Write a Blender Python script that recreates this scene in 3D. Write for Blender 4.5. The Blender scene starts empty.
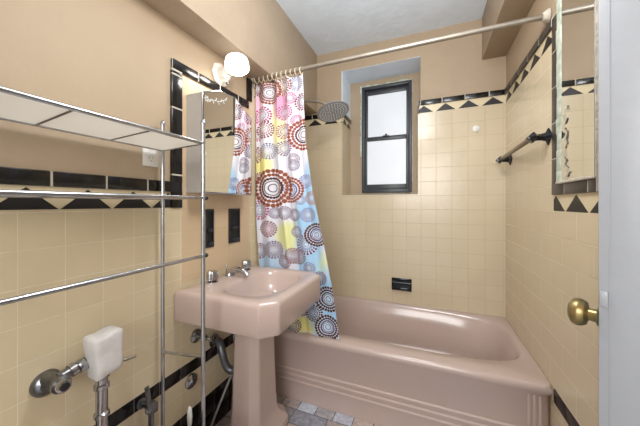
import bpy, bmesh, math, random
from mathutils import Vector, Matrix
random.seed(7)
scene = bpy.context.scene
COL = scene.collection
PI = math.pi

# ------------------------------------------------------------------ room numbers
XL, XR, D = -1.085, 0.511, 2.28        # left wall, right wall, back wall faces
CEIL = 2.58
CAMH = 1.22
TILE = 0.1095

# ------------------------------------------------------------------ materials
SAT = 0.92
def lin(c):
    out = []
    g_ = .3*c[0]+.59*c[1]+.11*c[2]
    c = [min(255, g_+(v-g_)*SAT) for v in c[:3]]
    for v in c[:3]:
        v = v / 255.0
        out.append(v / 12.92 if v <= 0.04045 else ((v + 0.055) / 1.055) ** 2.4)
    return (out[0], out[1], out[2], 1.0)

class NT:
    def __init__(s, m):
        s.t = m.node_tree if hasattr(m, 'node_tree') else m
    def n(s, kind, **kw):
        nd = s.t.nodes.new(kind)
        for k, v in kw.items():
            if k.startswith('i_'):
                nd.inputs[int(k[2:])].default_value = v
            else:
                setattr(nd, k, v)
        return nd
    def l(s, a, b):
        s.t.links.new(a, b)
    def math(s, op, a, b=None, c=None, clamp=False):
        nd = s.t.nodes.new('ShaderNodeMath'); nd.operation = op; nd.use_clamp = clamp
        for i, x in enumerate((a, b, c)):
            if x is None: continue
            if isinstance(x, (int, float)): nd.inputs[i].default_value = x
            else: s.l(x, nd.inputs[i])
        return nd.outputs[0]

def base_mat(name):
    m = bpy.data.materials.new(name); m.use_nodes = True
    b = m.node_tree.nodes['Principled BSDF']
    return m, NT(m), b

def pmat(name, col, rough=0.5, metal=0.0, noise=0.0, nscale=6.0, bump=0.0, bscale=30.0, coat=0.0, spec=0.5, col2=None):
    m, N, b = base_mat(name)
    b.inputs['Roughness'].default_value = rough
    b.inputs['Metallic'].default_value = metal
    b.inputs['Coat Weight'].default_value = coat
    b.inputs['Coat Roughness'].default_value = 0.08
    b.inputs['Specular IOR Level'].default_value = spec
    tc = N.n('ShaderNodeTexCoord')
    c = lin(col)
    nz = N.n('ShaderNodeTexNoise'); nz.inputs['Scale'].default_value = nscale; nz.inputs['Detail'].default_value = 4
    N.l(tc.outputs['Object'], nz.inputs['Vector'])
    mx = N.n('ShaderNodeMix', data_type='RGBA')
    k = 1 - noise
    mx.inputs[6].default_value = c
    mx.inputs[7].default_value = lin(col2) if col2 else (c[0]*k, c[1]*k, c[2]*k, 1)
    mr = N.n('ShaderNodeMapRange'); mr.inputs[1].default_value = .35; mr.inputs[2].default_value = .7
    N.l(nz.outputs['Fac'], mr.inputs[0]); N.l(mr.outputs[0], mx.inputs[0])
    N.l(mx.outputs[2], b.inputs['Base Color'])
    if bump:
        n2 = N.n('ShaderNodeTexNoise'); n2.inputs['Scale'].default_value = bscale; n2.inputs['Detail'].default_value = 5
        N.l(tc.outputs['Object'], n2.inputs['Vector'])
        bp = N.n('ShaderNodeBump'); bp.inputs['Strength'].default_value = bump; bp.inputs['Distance'].default_value = .01
        N.l(n2.outputs['Fac'], bp.inputs['Height']); N.l(bp.outputs[0], b.inputs['Normal'])
    return m

def tile_mat(name, axis, c1, c2, grout, off_a, off_z, rough=0.22, w=TILE, h=TILE, mortar=0.0016, row_off=0.0, stain=None):
    """square glazed wall tiles laid out in world metres; axis is the horizontal axis of the wall"""
    m, N, b = base_mat(name)
    tc = N.n('ShaderNodeTexCoord')
    sp = N.n('ShaderNodeSeparateXYZ'); N.l(tc.outputs['Object'], sp.inputs[0])
    a = N.math('SUBTRACT', sp.outputs[axis], off_a); z = N.math('SUBTRACT', sp.outputs[2], off_z)
    cb = N.n('ShaderNodeCombineXYZ'); N.l(a, cb.inputs[0]); N.l(z, cb.inputs[1])
    br = N.n('ShaderNodeTexBrick'); br.offset = row_off; br.offset_frequency = 2; br.squash = 1
    N.l(cb.outputs[0], br.inputs['Vector'])
    br.inputs['Scale'].default_value = 1; br.inputs['Brick Width'].default_value = w; br.inputs['Row Height'].default_value = h
    br.inputs['Mortar Size'].default_value = mortar; br.inputs['Mortar Smooth'].default_value = .4
    br.inputs['Color1'].default_value = lin(c1); br.inputs['Color2'].default_value = lin(c2)
    br.inputs['Mortar'].default_value = lin(grout); br.inputs['Bias'].default_value = 0
    nz = N.n('ShaderNodeTexNoise'); nz.inputs['Scale'].default_value = 5; nz.inputs['Detail'].default_value = 5
    N.l(tc.outputs['Object'], nz.inputs['Vector'])
    mr = N.n('ShaderNodeMapRange'); mr.inputs[1].default_value = .45; mr.inputs[2].default_value = .75; mr.inputs[4].default_value = .35
    N.l(nz.outputs['Fac'], mr.inputs[0])
    mx = N.n('ShaderNodeMix', data_type='RGBA'); N.l(mr.outputs[0], mx.inputs[0]); N.l(br.outputs['Color'], mx.inputs[6])
    mx.inputs[7].default_value = lin(stain or tuple(int(v*.93) for v in c1))
    N.l(mx.outputs[2], b.inputs['Base Color'])
    b.inputs['Roughness'].default_value = rough
    rr = N.math('MULTIPLY_ADD', br.outputs['Fac'], .5, rough); N.l(rr, b.inputs['Roughness'])
    n2 = N.n('ShaderNodeTexNoise'); n2.inputs['Scale'].default_value = 9; N.l(tc.outputs['Object'], n2.inputs['Vector'])
    hgt = N.math('MULTIPLY_ADD', br.outputs['Fac'], -1.0, N.math('MULTIPLY', n2.outputs['Fac'], .6))
    bp = N.n('ShaderNodeBump'); bp.inputs['Strength'].default_value = .35; bp.inputs['Distance'].default_value = .003
    N.l(hgt, bp.inputs['Height']); N.l(bp.outputs[0], b.inputs['Normal'])
    return m

T1, T2, G1 = (212, 194, 156), (205, 187, 148), (190, 168, 128)
M = {}
M['tile_l'] = tile_mat('beige wall tile left', 1, (216, 200, 166), (212, 196, 161), (226, 214, 186), 0.3867, 1.1945 - 10*TILE, mortar=.0014, stain=(194, 178, 146))
M['tile_r'] = tile_mat('beige wall tile right', 1, (218, 202, 170), (215, 199, 167), (223, 208, 180), D - 20*.152, 1.187 - 10*TILE, w=.152*1.5, mortar=.0013, row_off=.5, stain=(206, 190, 160))
M['tile_b'] = tile_mat('beige wall tile back', 0, (208, 192, 162), (205, 189, 159), (180, 162, 130), -0.8187, 1.1762 - 10*TILE, mortar=.0013, stain=(200, 184, 152))
M['tile_j'] = tile_mat('beige jamb tile', 1, (208, 192, 162), (203, 187, 157), (190, 172, 140), 2.29, 1.1762 - 10*TILE, mortar=.0013)
M['tile_paint'] = tile_mat('peach painted tile', 1, (208, 182, 146), (205, 179, 143), (199, 172, 135), 0.3867, 1.1945 - 10*TILE, rough=.4, mortar=.0012)
M['cream'] = pmat('cream trim tile', (222, 205, 168), .25, noise=.04)
M['paint'] = pmat('peach wall paint', (174, 153, 126), .6, noise=.07, nscale=3, bump=.35, bscale=9)
M['soffit'] = pmat('tan soffit paint', (176, 157, 134), .65, noise=.08, nscale=5, bump=.35, bscale=22)
M['ceil'] = pmat('blue grey ceiling paint', (226, 240, 255), .7, noise=.06, nscale=8, bump=.3, bscale=22)
M['black'] = pmat('black glazed tile', (22, 20, 20), .2, noise=.3, nscale=14, bump=.1, bscale=12)
M['blackm'] = pmat('black painted tile', (66, 58, 52), .4, noise=.3, nscale=14)
M['tri'] = pmat('charcoal triangle tile', (34, 32, 33), .5, noise=.25, nscale=20)
M['grout'] = pmat('grey grout', (186, 180, 166), .8)
M['pink'] = pmat('pink vitreous enamel', (192, 170, 160), .18, noise=.03, nscale=3, coat=.3)
M['chrome'] = pmat('chrome', (196, 198, 202), .14, 1.0, noise=.25, nscale=30)
M['dullchrome'] = pmat('dull chrome', (140, 142, 146), .3, 1.0, noise=.35, nscale=25)
M['rackm'] = pmat('rack chrome', (198, 202, 208), .2, 1.0, noise=.2, nscale=25)
M['trap'] = pmat('dark drain pipe', (112, 114, 120), .35, .6, noise=.3, nscale=18)
M['supply'] = pmat('braided supply hose', (180, 182, 180), .4, .5, noise=.2, nscale=80)
M['brass'] = pmat('worn brass', (156, 134, 84), .32, .8, noise=.4, nscale=30, col2=(104, 112, 84))
M['door'] = pmat('white door paint', (160, 164, 170), .4, noise=.05, nscale=4, bump=.12, bscale=30)
M['white'] = pmat('white plastic', (232, 232, 228), .4, noise=.04)
M['wire'] = pmat('white coated wire', (250, 247, 238), .4, noise=.03)
M['dark'] = pmat('dark frame', (34, 35, 38), .3, noise=.2, nscale=20)
M['frost'] = pmat('frosted etching', (200, 204, 204), .7)
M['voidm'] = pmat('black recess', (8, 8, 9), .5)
M['winframe'] = pmat('charcoal window frame', (62, 66, 72), .38, noise=.15, nscale=12)
M['rod'] = pmat('dull metal rod', (160, 150, 136), .4, .6, noise=.2, nscale=12)
M['barm'] = pmat('bronze towel bar', (122, 104, 84), .35, .6, noise=.15)
M['blackcer'] = pmat('black ceramic', (30, 36, 44), .12, noise=.3, nscale=22)
M['porc'] = pmat('white porcelain', (228, 222, 210), .22, noise=.04)
M['greenedge'] = pmat('chipped pale green paint', (206, 214, 200), .5, noise=.3, nscale=30, col2=(168, 184, 166))
M['plaster'] = pmat('rough white plaster', (205, 196, 178), .8, noise=.2, nscale=30, bump=.8, bscale=60)
M['cabside'] = pmat('grey cabinet side', (190, 184, 176), .35, noise=.12, nscale=10)
M['blob'] = pmat('crumpled white plastic wrap', (214, 212, 210), .45, noise=.12, nscale=22, bump=.5, bscale=28)
M['plate'] = pmat('satin grey metal', (150, 153, 158), .45, .3, noise=.1)
M['wood'] = pmat('hall floor', (150, 125, 98), .5, noise=.2)

m, N, b = base_mat('mirror silver'); b.inputs['Metallic'].default_value = 1; b.inputs['Roughness'].default_value = .015
b.inputs['Base Color'].default_value = (.86, .87, .85, 1); M['mirror'] = m
m, N, b = base_mat('clear ring plastic'); b.inputs['Base Color'].default_value = lin((226, 206, 176)); b.inputs['Roughness'].default_value = .25; M['ring'] = m
# lamp shade glass gives off light
m, N, b = base_mat('lit opal glass'); b.inputs['Base Color'].default_value = (.9, .9, .88, 1); b.inputs['Roughness'].default_value = .3
b.inputs['Emission Color'].default_value = (1, .97, .92, 1); b.inputs['Emission Strength'].default_value = .95; M['shade'] = m
m, N, b = base_mat('lit lamp lens'); b.inputs['Base Color'].default_value = (.9, .9, .88, 1)
b.inputs['Emission Color'].default_value = (1, .96, .9, 1); b.inputs['Emission Strength'].default_value = 22; M['lens'] = m
# frosted window panes lit by daylight
m, N, b = base_mat('frosted daylight glass'); b.inputs['Base Color'].default_value = (.5, .52, .55, 1); b.inputs['Roughness'].default_value = .35
tc = N.n('ShaderNodeTexCoord'); nz = N.n('ShaderNodeTexNoise'); nz.inputs['Scale'].default_value = 3.0
N.l(tc.outputs['Object'], nz.inputs['Vector'])
mx = N.n('ShaderNodeMix', data_type='RGBA'); mx.inputs[6].default_value = lin((186, 194, 204)); mx.inputs[7].default_value = lin((222, 226, 230))
N.l(nz.outputs['Fac'], mx.inputs[0]); N.l(mx.outputs[2], b.inputs['Emission Color']); b.inputs['Emission Strength'].default_value = .36; M['pane'] = m
# floor: irregular slate look tiles
m, N, b = base_mat('slate look floor tiles')
tc = N.n('ShaderNodeTexCoord'); mp = N.n('ShaderNodeMapping'); mp.inputs['Location'].default_value = (.745-.6+1.2, .07+.1, 0)
N.l(tc.outputs['Object'], mp.inputs[0])
br = N.n('ShaderNodeTexBrick'); br.offset = .37; br.offset_frequency = 2; br.squash = .54; br.squash_frequency = 2
N.l(mp.outputs[0], br.inputs['Vector']); br.inputs['Scale'].default_value = 1
br.inputs['Brick Width'].default_value = .205; br.inputs['Row Height'].default_value = .1; br.inputs['Mortar Size'].default_value = .0022
br.inputs['Color1'].default_value = (0, 0, 0, 1); br.inputs['Color2'].default_value = (1, 1, 1, 1); br.inputs['Mortar'].default_value = (.5, .5, .5, 1)
cr = N.n('ShaderNodeValToRGB'); cr.color_ramp.elements[0].position = 0; cr.color_ramp.elements[0].color = lin((132, 142, 160))
cr.color_ramp.elements[1].position = 1; cr.color_ramp.elements[1].color = lin((196, 204, 218))
e = cr.color_ramp.elements.new(.45); e.color = lin((190, 172, 162)); e = cr.color_ramp.elements.new(.7); e.color = lin((160, 152, 152))
N.l(br.outputs['Color'], cr.inputs[0])
nz = N.n('ShaderNodeTexNoise'); nz.inputs['Scale'].default_value = 42; nz.inputs['Detail'].default_value = 6; N.l(tc.outputs['Object'], nz.inputs['Vector'])
mx = N.n('ShaderNodeMix', data_type='RGBA', blend_type='OVERLAY'); mx.inputs[0].default_value = .7
N.l(cr.outputs[0], mx.inputs[6]); N.l(nz.outputs['Fac'], mx.inputs[7])
m2 = N.n('ShaderNodeMix', data_type='RGBA'); N.l(br.outputs['Fac'], m2.inputs[0]); N.l(mx.outputs[2], m2.inputs[6]); m2.inputs[7].default_value = lin((70, 70, 82))
N.l(m2.outputs[2], b.inputs['Base Color']); b.inputs['Roughness'].default_value = .35
bp = N.n('ShaderNodeBump'); bp.inputs['Strength'].default_value = .4; bp.inputs['Distance'].default_value = .004
N.l(N.math('MULTIPLY_ADD', br.outputs['Fac'], -1, nz.outputs['Fac']), bp.inputs['Height']); N.l(bp.outputs[0], b.inputs['Normal'])
M['floor'] = m

# ------------------------------------------------------------------ mesh builder
class MB:
    def __init__(s):
        s.bm = bmesh.new(); s.mats = []
    def mi(s, mat):
        if mat not in s.mats: s.mats.append(mat)
        return s.mats.index(mat)
    def merge(s, b2, mat, flat=False):
        i = s.mi(mat); me = bpy.data.meshes.new('tmp'); 
        for f in b2.faces: f.material_index = i; f.smooth = not flat
        b2.to_mesh(me); b2.free(); s.bm.from_mesh(me); bpy.data.meshes.remove(me)
        return s
    def box(s, lo, hi, mat, bev=0.0, seg=2):
        b = bmesh.new(); bmesh.ops.create_cube(b, size=1)
        c = [(lo[i]+hi[i])/2 for i in range(3)]; d = [abs(hi[i]-lo[i]) for i in range(3)]
        for v in b.verts: v.co = Vector((c[0]+v.co.x*d[0], c[1]+v.co.y*d[1], c[2]+v.co.z*d[2]))
        if bev: bmesh.ops.bevel(b, geom=list(b.edges), offset=min(bev, min(d)*.45), segments=seg, profile=.5, affect='EDGES')
        return s.merge(b, mat, not bev)
    def obox(s, c, ax, half, mat, bev=0.0, seg=2):
        """oriented box: centre, 3 axis vectors, half sizes"""
        b = bmesh.new(); bmesh.ops.create_cube(b, size=2)
        for v in b.verts: v.co = Vector([v.co[i]*half[i] for i in range(3)])
        if bev: bmesh.ops.bevel(b, geom=list(b.edges), offset=min(bev, min(half)*.9), segments=seg, profile=.5, affect='EDGES')
        A = [Vector(a).normalized() for a in ax]; c = Vector(c)
        for v in b.verts: v.co = c + A[0]*v.co.x + A[1]*v.co.y + A[2]*v.co.z
        return s.merge(b, mat)
    def loft(s, rings, mat, closed=True, cap0=False, cap1=False):
        b = bmesh.new(); R = [[b.verts.new(Vector(p)) for p in r] for r in rings]
        n = len(R[0])
        for i in range(len(R)-1):
            for j in range(n if closed else n-1):
                k = (j+1) % n
                try: b.faces.new((R[i][j], R[i][k], R[i+1][k], R[i+1][j]))
                except ValueError: pass
        if cap0: b.faces.new(list(reversed(R[0])))
        if cap1: b.faces.new(R[-1])
        bmesh.ops.recalc_face_normals(b, faces=b.faces)
        return s.merge(b, mat)
    def lathe(s, prof, origin, axis, mat, n=32, cap=True, sx=1, sy=1):
        """prof: list of (radius, height) along axis"""
        a = Vector(axis).normalized(); t = Vector((0, 0, 1)) if abs(a.z) < .9 else Vector((1, 0, 0))
        u = a.cross(t).normalized(); w = a.cross(u); o = Vector(origin)
        rings = [[o + a*h + u*(r*sx*math.cos(2*PI*k/n)) + w*(r*sy*math.sin(2*PI*k/n)) for k in range(n)] for r, h in prof]
        return s.loft(rings, mat, True, cap, cap)
    def cyl(s, p0, p1, r, mat, n=16, r1=None):
        p0 = Vector(p0); p1 = Vector(p1); L = (p1-p0).length
        return s.lathe([(r, 0), (r if r1 is None else r1, L)], p0, p1-p0, mat, n)
    def tube(s, pts, r, mat, n=12, cyclic=False, smooth=0):
        P = [Vector(p) for p in pts]
        for _ in range(smooth):
            Q = [P[0]]
            for i in range(len(P)-1):
                Q += [P[i]*.75+P[i+1]*.25, P[i]*.25+P[i+1]*.75]
            Q.append(P[-1]); P = Q
        rr = r if isinstance(r, (list, tuple)) else None
        rings = []; up = None; m_ = len(P)
        for i, p in enumerate(P):
            if cyclic: t = (P[(i+1) % m_]-P[i-1]).normalized()
            else: t = (P[min(i+1, m_-1)]-P[max(i-1, 0)]).normalized()
            if up is None:
                up = t.orthogonal().normalized()
            up = (up - t*up.dot(t)).normalized(); w = t.cross(up)
            q = r if rr is None else rr[min(len(rr)-1, int(i*len(rr)/m_))]
            rings.append([p + up*(q*math.cos(2*PI*k/n)) + w*(q*math.sin(2*PI*k/n)) for k in range(n)])
        if cyclic: rings.append(rings[0])
        return s.loft(rings, mat, True, not cyclic, not cyclic)
    def prism(s, pts, d, mat):
        """flat polygon (3D points) extruded by vector d"""
        d = Vector(d); A = [Vector(p) for p in pts]; return s.loft([A, [p+d for p in A]], mat, True, True, True)
    def sphere(s, c, r, mat, sc=(1, 1, 1), seg=20):
        b = bmesh.new(); bmesh.ops.create_uvsphere(b, u_segments=seg, v_segments=seg//2+2, radius=r)
        for v in b.verts: v.co = Vector((c[0]+v.co.x*sc[0], c[1]+v.co.y*sc[1], c[2]+v.co.z*sc[2]))
        return s.merge(b, mat)
    def build(s, name, parent=None, kind=None, label=None, angle=35):
        me = bpy.data.meshes.new(name)
        s.bm.to_mesh(me); s.bm.free()
        for mt in s.mats: me.materials.append(mt)
        me.set_sharp_from_angle(angle=math.radians(angle))
        o = bpy.data.objects.new(name, me); COL.objects.link(o)
        if parent is not None:
            o.parent = parent; o.matrix_parent_inverse = Matrix.Translation(parent_loc(parent)).inverted()
        if kind: o['kind'] = kind
        if label: o['label'] = label
        return o

def parent_loc(p):
    return p.location.copy() if p.type == 'EMPTY' else Vector((0, 0, 0))

def thing(name, label, cat, loc, group=None):
    o = bpy.data.objects.new(name, None); o.empty_display_size = .05; COL.objects.link(o); o.location = loc
    o['label'] = label; o['category'] = cat
    if group: o['group'] = group
    return o
def tag(o, label, cat, group=None):
    o['label'] = label; o['category'] = cat
    if group: o['group'] = group
    return o

# ------------------------------------------------------------------ room shell
def wbox(mb, wall, a0, a1, z0, z1, depth, mat, bev=0.0, back=0.0):
    if wall == 'L': mb.box((XL-back, a0, z0), (XL+depth, a1, z1), mat, bev)
    elif wall == 'R': mb.box((XR-depth, a0, z0), (XR+back, a1, z1), mat, bev)
    else: mb.box((a0, D-depth, z0), (a1, D+back, z1), mat, bev)

def tri(mb, wall, a0, a1, ap, z0, z1, depth, mat, flip=False):
    zb, zt = (z1, z0) if flip else (z0, z1)
    pts = [(a0, zb), (a1, zb), (ap, zt)]
    if wall == 'L': mb.prism([(XL-.001, a, z) for a, z in pts], (depth+.001, 0, 0), mat)
    elif wall == 'R': mb.prism([(XR+.001, a, z) for a, z in pts], (-depth-.001, 0, 0), mat)
    else: mb.prism([(a, D+.001, z) for a, z in pts], (0, -depth-.001, 0), mat)

def trim_band(mb, wall, a0, a1, zc0, zc1, zt0, phase, capmat, period=.154, apex=0.0, base=.97):
    """row of black cap tiles zc0..zc1 and below it cream tiles with dark triangles down to zt0"""
    wbox(mb, wall, a0, a1, zt0, zc0, .0, M['cream'], 0, .006)
    wbox(mb, wall, a0, a1, zc0+.001, zc1-.0015, .0095, M['grout'], 0, .006)
    k = math.floor((a0-phase)/period)
    while phase+k*period < a1:
        s0 = max(a0, phase+k*period); s1 = min(a1, phase+(k+1)*period)
        if s1-s0 > .01:
            wbox(mb, wall, s0+.002, s1-.002, zc0, zc1, .011, capmat, .004, .003)
        k += 1
    k = math.floor((a0-apex)/period)-1
    zb, zt = zt0+.003, zc0-.005
    while apex+k*period < a1+period:
        ap = apex+k*period; w = period*base/2; l, r = ap-w, ap+w
        if r > a0+.01 and l < a1-.01:
            ev = lambda t: zb+(zt-zb)*max(0, 1-abs(t-ap)/w)
            cl, cr_ = max(l, a0), min(r, a1)
            pts = [(cl, zb), (cr_, zb)]
            if r > a1: pts.append((a1, ev(a1)))
            if a0 < ap < a1: pts.append((ap, zt))
            if l < a0: pts.append((a0, ev(a0)))
            if wall == 'L': mb.prism([(XL-.001, a, z) for a, z in pts], (.0025, 0, 0), M['tri'])
            elif wall == 'R': mb.prism([(XR+.001, a, z) for a, z in pts], (-.0025, 0, 0), M['tri'])
            else: mb.prism([(a, D+.001, z) for a, z in pts], (0, -.0025, 0), M['tri'])
        k += 1

# floor and ceiling
mb = MB(); mb.box((-1.3, -.6, -.1), (1.1, 1.49+1.0, 0), M['floor']); o = mb.build('floor', kind='structure')
mb = MB(); mb.box((-1.3, -.6, CEIL), (1.1, 2.8, CEIL+.1), M['ceil']); mb.build('ceiling', kind='structure')

# left wall
mb = MB()
PB = .003
mb.box((XL-.15, -.6, 0), (XL-PB, 2.7, CEIL), M['paint'])
wbox(mb, 'L', -.45, .94, .206, .385, 0, M['tile_l'], 0, .006)
wbox(mb, 'L', -.45, .94, .445, 1.2, 0, M['tile_l'], 0, .006)
wbox(mb, 'L', .94, 1.46, .206, .385, 0, M['tile_l'], 0, .006)
wbox(mb, 'L', .94, 1.46, .445, .84, 0, M['tile_l'], 0, .006)
wbox(mb, 'L', .94, 1.46, .84, 1.865, 0, M['tile_paint'], 0, .006)
wbox(mb, 'L', 1.46, D, .0, 1.936, 0, M['tile_l'], 0, .006)
trim_band(mb, 'L', -.45, .936, 1.274, 1.322, 1.2, .458-.154*6, M['black'], apex=.404, base=.97)
trim_band(mb, 'L', 1.50, D, 1.998, 2.036, 1.936, D-.154*6, M['black'], apex=D-.08)
# low black band with joints
def band(mb, wall, a0, a1, z0, z1, mat, w=.1095, ph=.3867):
    wbox(mb, wall, a0, a1, z0, z1, .0005, M['grout'], 0, .006)
    k = math.floor((a0-ph)/w)
    while ph+k*w < a1:
        s0 = max(a0, ph+k*w); s1 = min(a1, ph+(k+1)*w)
        if s1-s0 > .01: wbox(mb, wall, s0+.001, s1-.001, z0+.001, z1-.001, .002, mat, .0008, .002)
        k += 1
band(mb, 'L', -.45, 1.46, .385, .445, M['black'])
band(mb, 'L', -.45, 1.46, .0, .1, M['black'])
band(mb, 'L', -.45, 1.46, .1, .206, M['black'])
# black tile frame around the medicine cabinet
z = 1.2
while z < 1.82:
    wbox(mb, 'L', .879, .937, z+.0015, min(z+.154, 1.835)-.0015, .010, M['black'], .004, .003); z += .154
wbox(mb, 'L', .881, .935, 1.325, 1.84, .0092, M['grout'], 0, .002)
y = .879
while y < 1.43:
    wbox(mb, 'L', y+.0015, min(y+.154, 1.45)-.0015, 1.838, 1.886, .010, M['black'], .004, .003); y += .154
wbox(mb, 'L', .881, 1.45, 1.840, 1.884, .0092, M['grout'], 0, .002)
wbox(mb, 'L', 1.432, 1.482, 1.89, 2.036, .010, M['black'], .004, .003)
mb.build('wall_left', kind='structure')

# back wall with deep window recess
WX0, WX1, WZ0, WZ1, RD = -.704, -.056, 1.297, 2.392, .28
FX0, FX1, FZ0, FZ1 = -.590, -.136, 1.326, 2.335
mb = MB()
mb.box((XL-.15, D+PB, 0), (WX0-.005, D+.5, CEIL), M['paint'])
mb.box((WX1+.0, D+PB, 0), (1.1, D+.5, CEIL), M['paint'])
mb.box((WX0-.005, D+PB, 0), (WX1, D+.5, WZ0-.02), M['paint'])
mb.box((WX0-.005, D+PB, WZ1), (WX1, D+.5, CEIL), M['paint'])
# recess lining: painted lintel, upper jamb, plaster around the sash frame
mb.box((WX0, D+.0035, WZ1-.002), (WX1, D+RD, WZ1+.01), M['ceil'])
mb.box((WX0-.005, D+.0035, 2.036), (WX0+.001, D+RD, WZ1), M['ceil'])
mb.box((WX0-.005, D+RD, WZ0), (FX0, D+.5, WZ1), M['paint'])
mb.box((FX1, D+RD, WZ0), (WX1+.002, D+.5, WZ1), M['paint'])
mb.box((FX0, D+RD, FZ1), (FX1, D+.5, WZ1), M['paint'])
mb.box((FX0, D+RD, WZ0-.02), (FX1, D+.5, FZ0), M['paint'])
# sloping sill
mb.prism([(WX0, D+.007, WZ0-.03), (WX0, D+.007, WZ0), (WX0, D+RD+.01, 1.326), (WX0, D+RD+.01, WZ0-.03)], (WX1-WX0, 0, 0), M['tile_b'])
# tiles
wbox(mb, 'B', XL, WX0, 0, 1.936, 0, M['tile_b'], 0, .006)
wbox(mb, 'B', WX1-.019, XR, 0, 1.936, 0, M['tile_b'], 0, .006)
wbox(mb, 'B', WX0, WX1-.019, 0, WZ0, 0, M['tile_b'], 0, .006)
mb.box((WX0-.004, D+.0065, WZ0), (WX0+.001, D+RD, 1.936), M['tile_j'])
mb.box((WX1-.018, D+.0065, WZ0), (WX1+.004, D+RD, 1.936), M['tile_j'])
trim_band(mb, 'B', XL, WX0, 1.998, 2.036, 1.936, .254-.155*12, M['black'], period=.155, apex=.278, base=.88)
trim_band(mb, 'B', WX1-.019, XR, 1.998, 2.036, 1.936, .254-.155*12, M['black'], period=.155, apex=.278, base=.88)
mb.box((WX0-.004, D+.003, 1.998), (WX0+.008, D+RD, 2.036), M['black'], .002)
mb.box((WX0-.004, D+.003, 1.936), (WX0+.003, D+RD, 1.998), M['cream'])
for k in range(2):
    y0 = D+.01+k*.13
    mb.prism([(WX0+.003, y0, 1.94), (WX0+.003, y0+.12, 1.94), (WX0+.003, y0+.06, 1.99)], (.002, 0, 0), M['tri'])
mb.box((WX1-.019, D+.003, 1.936), (WX1-.007, D+RD, 2.036), M['black'], .002)
wbox(mb, 'B', WX1-.021, WX1-.009, 1.936, 2.036, .008, M['black'], .002, .003)
mb.build('wall_back', kind='structure')

# right wall: tiled to 2.03 in the shower, lower beyond; closet doorway nearer the viewer
DY0, DY1 = .66, 1.13
mb = MB()
mb.box((XR+PB, DY1, 0), (XR+.12, D+.01, CEIL), M['paint'])
mb.box((XR+PB, -.6, 0), (XR+.12, DY0, CEIL), M['paint'])
mb.box((XR+PB, DY0, 2.05), (XR+.12, DY1, CEIL), M['paint'])
mb.box((1.0, -.6, 0), (1.1, D+.01, CEIL), M['paint'])
mb.box((XR+.12, DY1+.02, 0), (1.0, DY1+.1, CEIL), M['paint'])
wbox(mb, 'R', 1.484, D, .415, 1.936, 0, M['tile_r'], 0, .006)
wbox(mb, 'R', DY1+.01, 1.484, .415, 1.187, 0, M['tile_r'], 0, .006)
wbox(mb, 'R', DY1+.01, D, 0, .352, 0, M['tile_r'], 0, .006)
wbox(mb, 'R', 1.5, D, .352, .415, 0, M['tile_r'], 0, .006)
band(mb, 'R', DY1+.01, 1.485, .352, .415, M['black'])
trim_band(mb, 'R', 1.484, D, 1.998, 2.036, 1.936, D-.162*6, M['blackm'], period=.162, apex=1.55, base=.9)
trim_band(mb, 'R', DY1+.01, 1.484, 1.259, 1.306, 1.187, 1.365-.172*4, M['blackm'], period=.172, apex=1.291, base=.93)
z = 1.26
while z < 2.0:
    wbox(mb, 'R', 1.432, 1.482, z+.0015, min(z+.154, 2.036)-.0015, .010, M['blackm'], .004, .003); z += .154
wbox(mb, 'R', 1.430, 1.484, 1.262, 2.036, .008, M['grout'], 0, .002)
mb.build('wall_right', kind='structure')

# front wall behind the viewer with an open doorway
mb = MB()
mb.box((-1.3, -.6, 0), (-.62, -.5, CEIL), M['paint'])
mb.box((.42, -.6, 0), (1.1, -.5, CEIL), M['paint'])
mb.box((-.62, -.6, 2.1), (.42, -.5, CEIL), M['paint'])
mb.build('wall_front', kind='structure')

# soffits
mb = MB(); mb.box((XL-.02, -.5, 2.055), (-.942, D+.002, CEIL+.01), M['soffit'], .004)
mb.build('trim_1', kind='structure')
mb = MB(); mb.box((.365, -.5, 2.275), (XR+.02, D+.002, CEIL+.01), M['soffit'], .004)
mb.build('trim_2', kind='structure')

# ------------------------------------------------------------------ window
wy = D+RD-.012
mb = MB()
fw = .026
for a in ((FX0, FX0+fw), (FX1-fw, FX1)): mb.box((a[0], wy, FZ0), (a[1], wy+.09, FZ1), M['winframe'], .003)
mb.box((FX0+fw, wy, FZ1-fw), (FX1-fw, wy+.09, FZ1), M['winframe'], .003)
mb.box((FX0+fw, wy, FZ0), (FX1-fw, wy+.09, FZ0+.03), M['winframe'], .003)
# chipped pale paint around the frame
rnd = random.Random(5)
z0 = FZ0+.35
while z0 < FZ1+.01:
    w_ = .006+rnd.random()*.014; mb.box((FX0-w_, wy+.006, z0), (FX0-.0005, wy+.0135, z0+.034), M['greenedge'], .0015); z0 += .032
x0 = FX0
while x0 < FX1-.03:
    w_ = .005+rnd.random()*.014; mb.box((x0, wy+.006, FZ1+.0005), (x0+.04, wy+.0135, FZ1+w_), M['greenedge'], .0015); x0 += .038
z0 = FZ0+.1
while z0 < FZ1:
    w_ = .003+rnd.random()*.008; mb.box((FX1+.0005, wy+.006, z0), (FX1+w_, wy+.0135, z0+.05), M['plaster'], .0015); z0 += .05
win = mb.build('window_1', kind='structure')
def sash(y0, z0, z1, nm, extra):
    mb = MB(); x0, x1 = FX0+fw, FX1-fw; s = .024
    mb.box((x0, y0, z0), (x0+s, y0+.03, z1), M['winframe'], .004)
    mb.box((x1-s, y0, z0), (x1, y0+.03, z1), M['winframe'], .004)
    mb.box((x0+s, y0, z1-s-extra-.008), (x1-s, y0+.03, z1), M['winframe'], .004)
    mb.box((x0+s, y0, z0), (x1-s, y0+.03, z0+s+.024), M['winframe'], .004)
    o = mb.build(nm, win)
    mb = MB(); mb.box((x0+s-.002, y0+.012, z0+s), (x1-s+.002, y0+.018, z1-s), M['pane'])
    mb.build('window_pane', o)
    return o
zm = 1.835
sash(wy+.045, zm-.02, FZ1-fw, 'upper_sash', .012)
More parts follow.
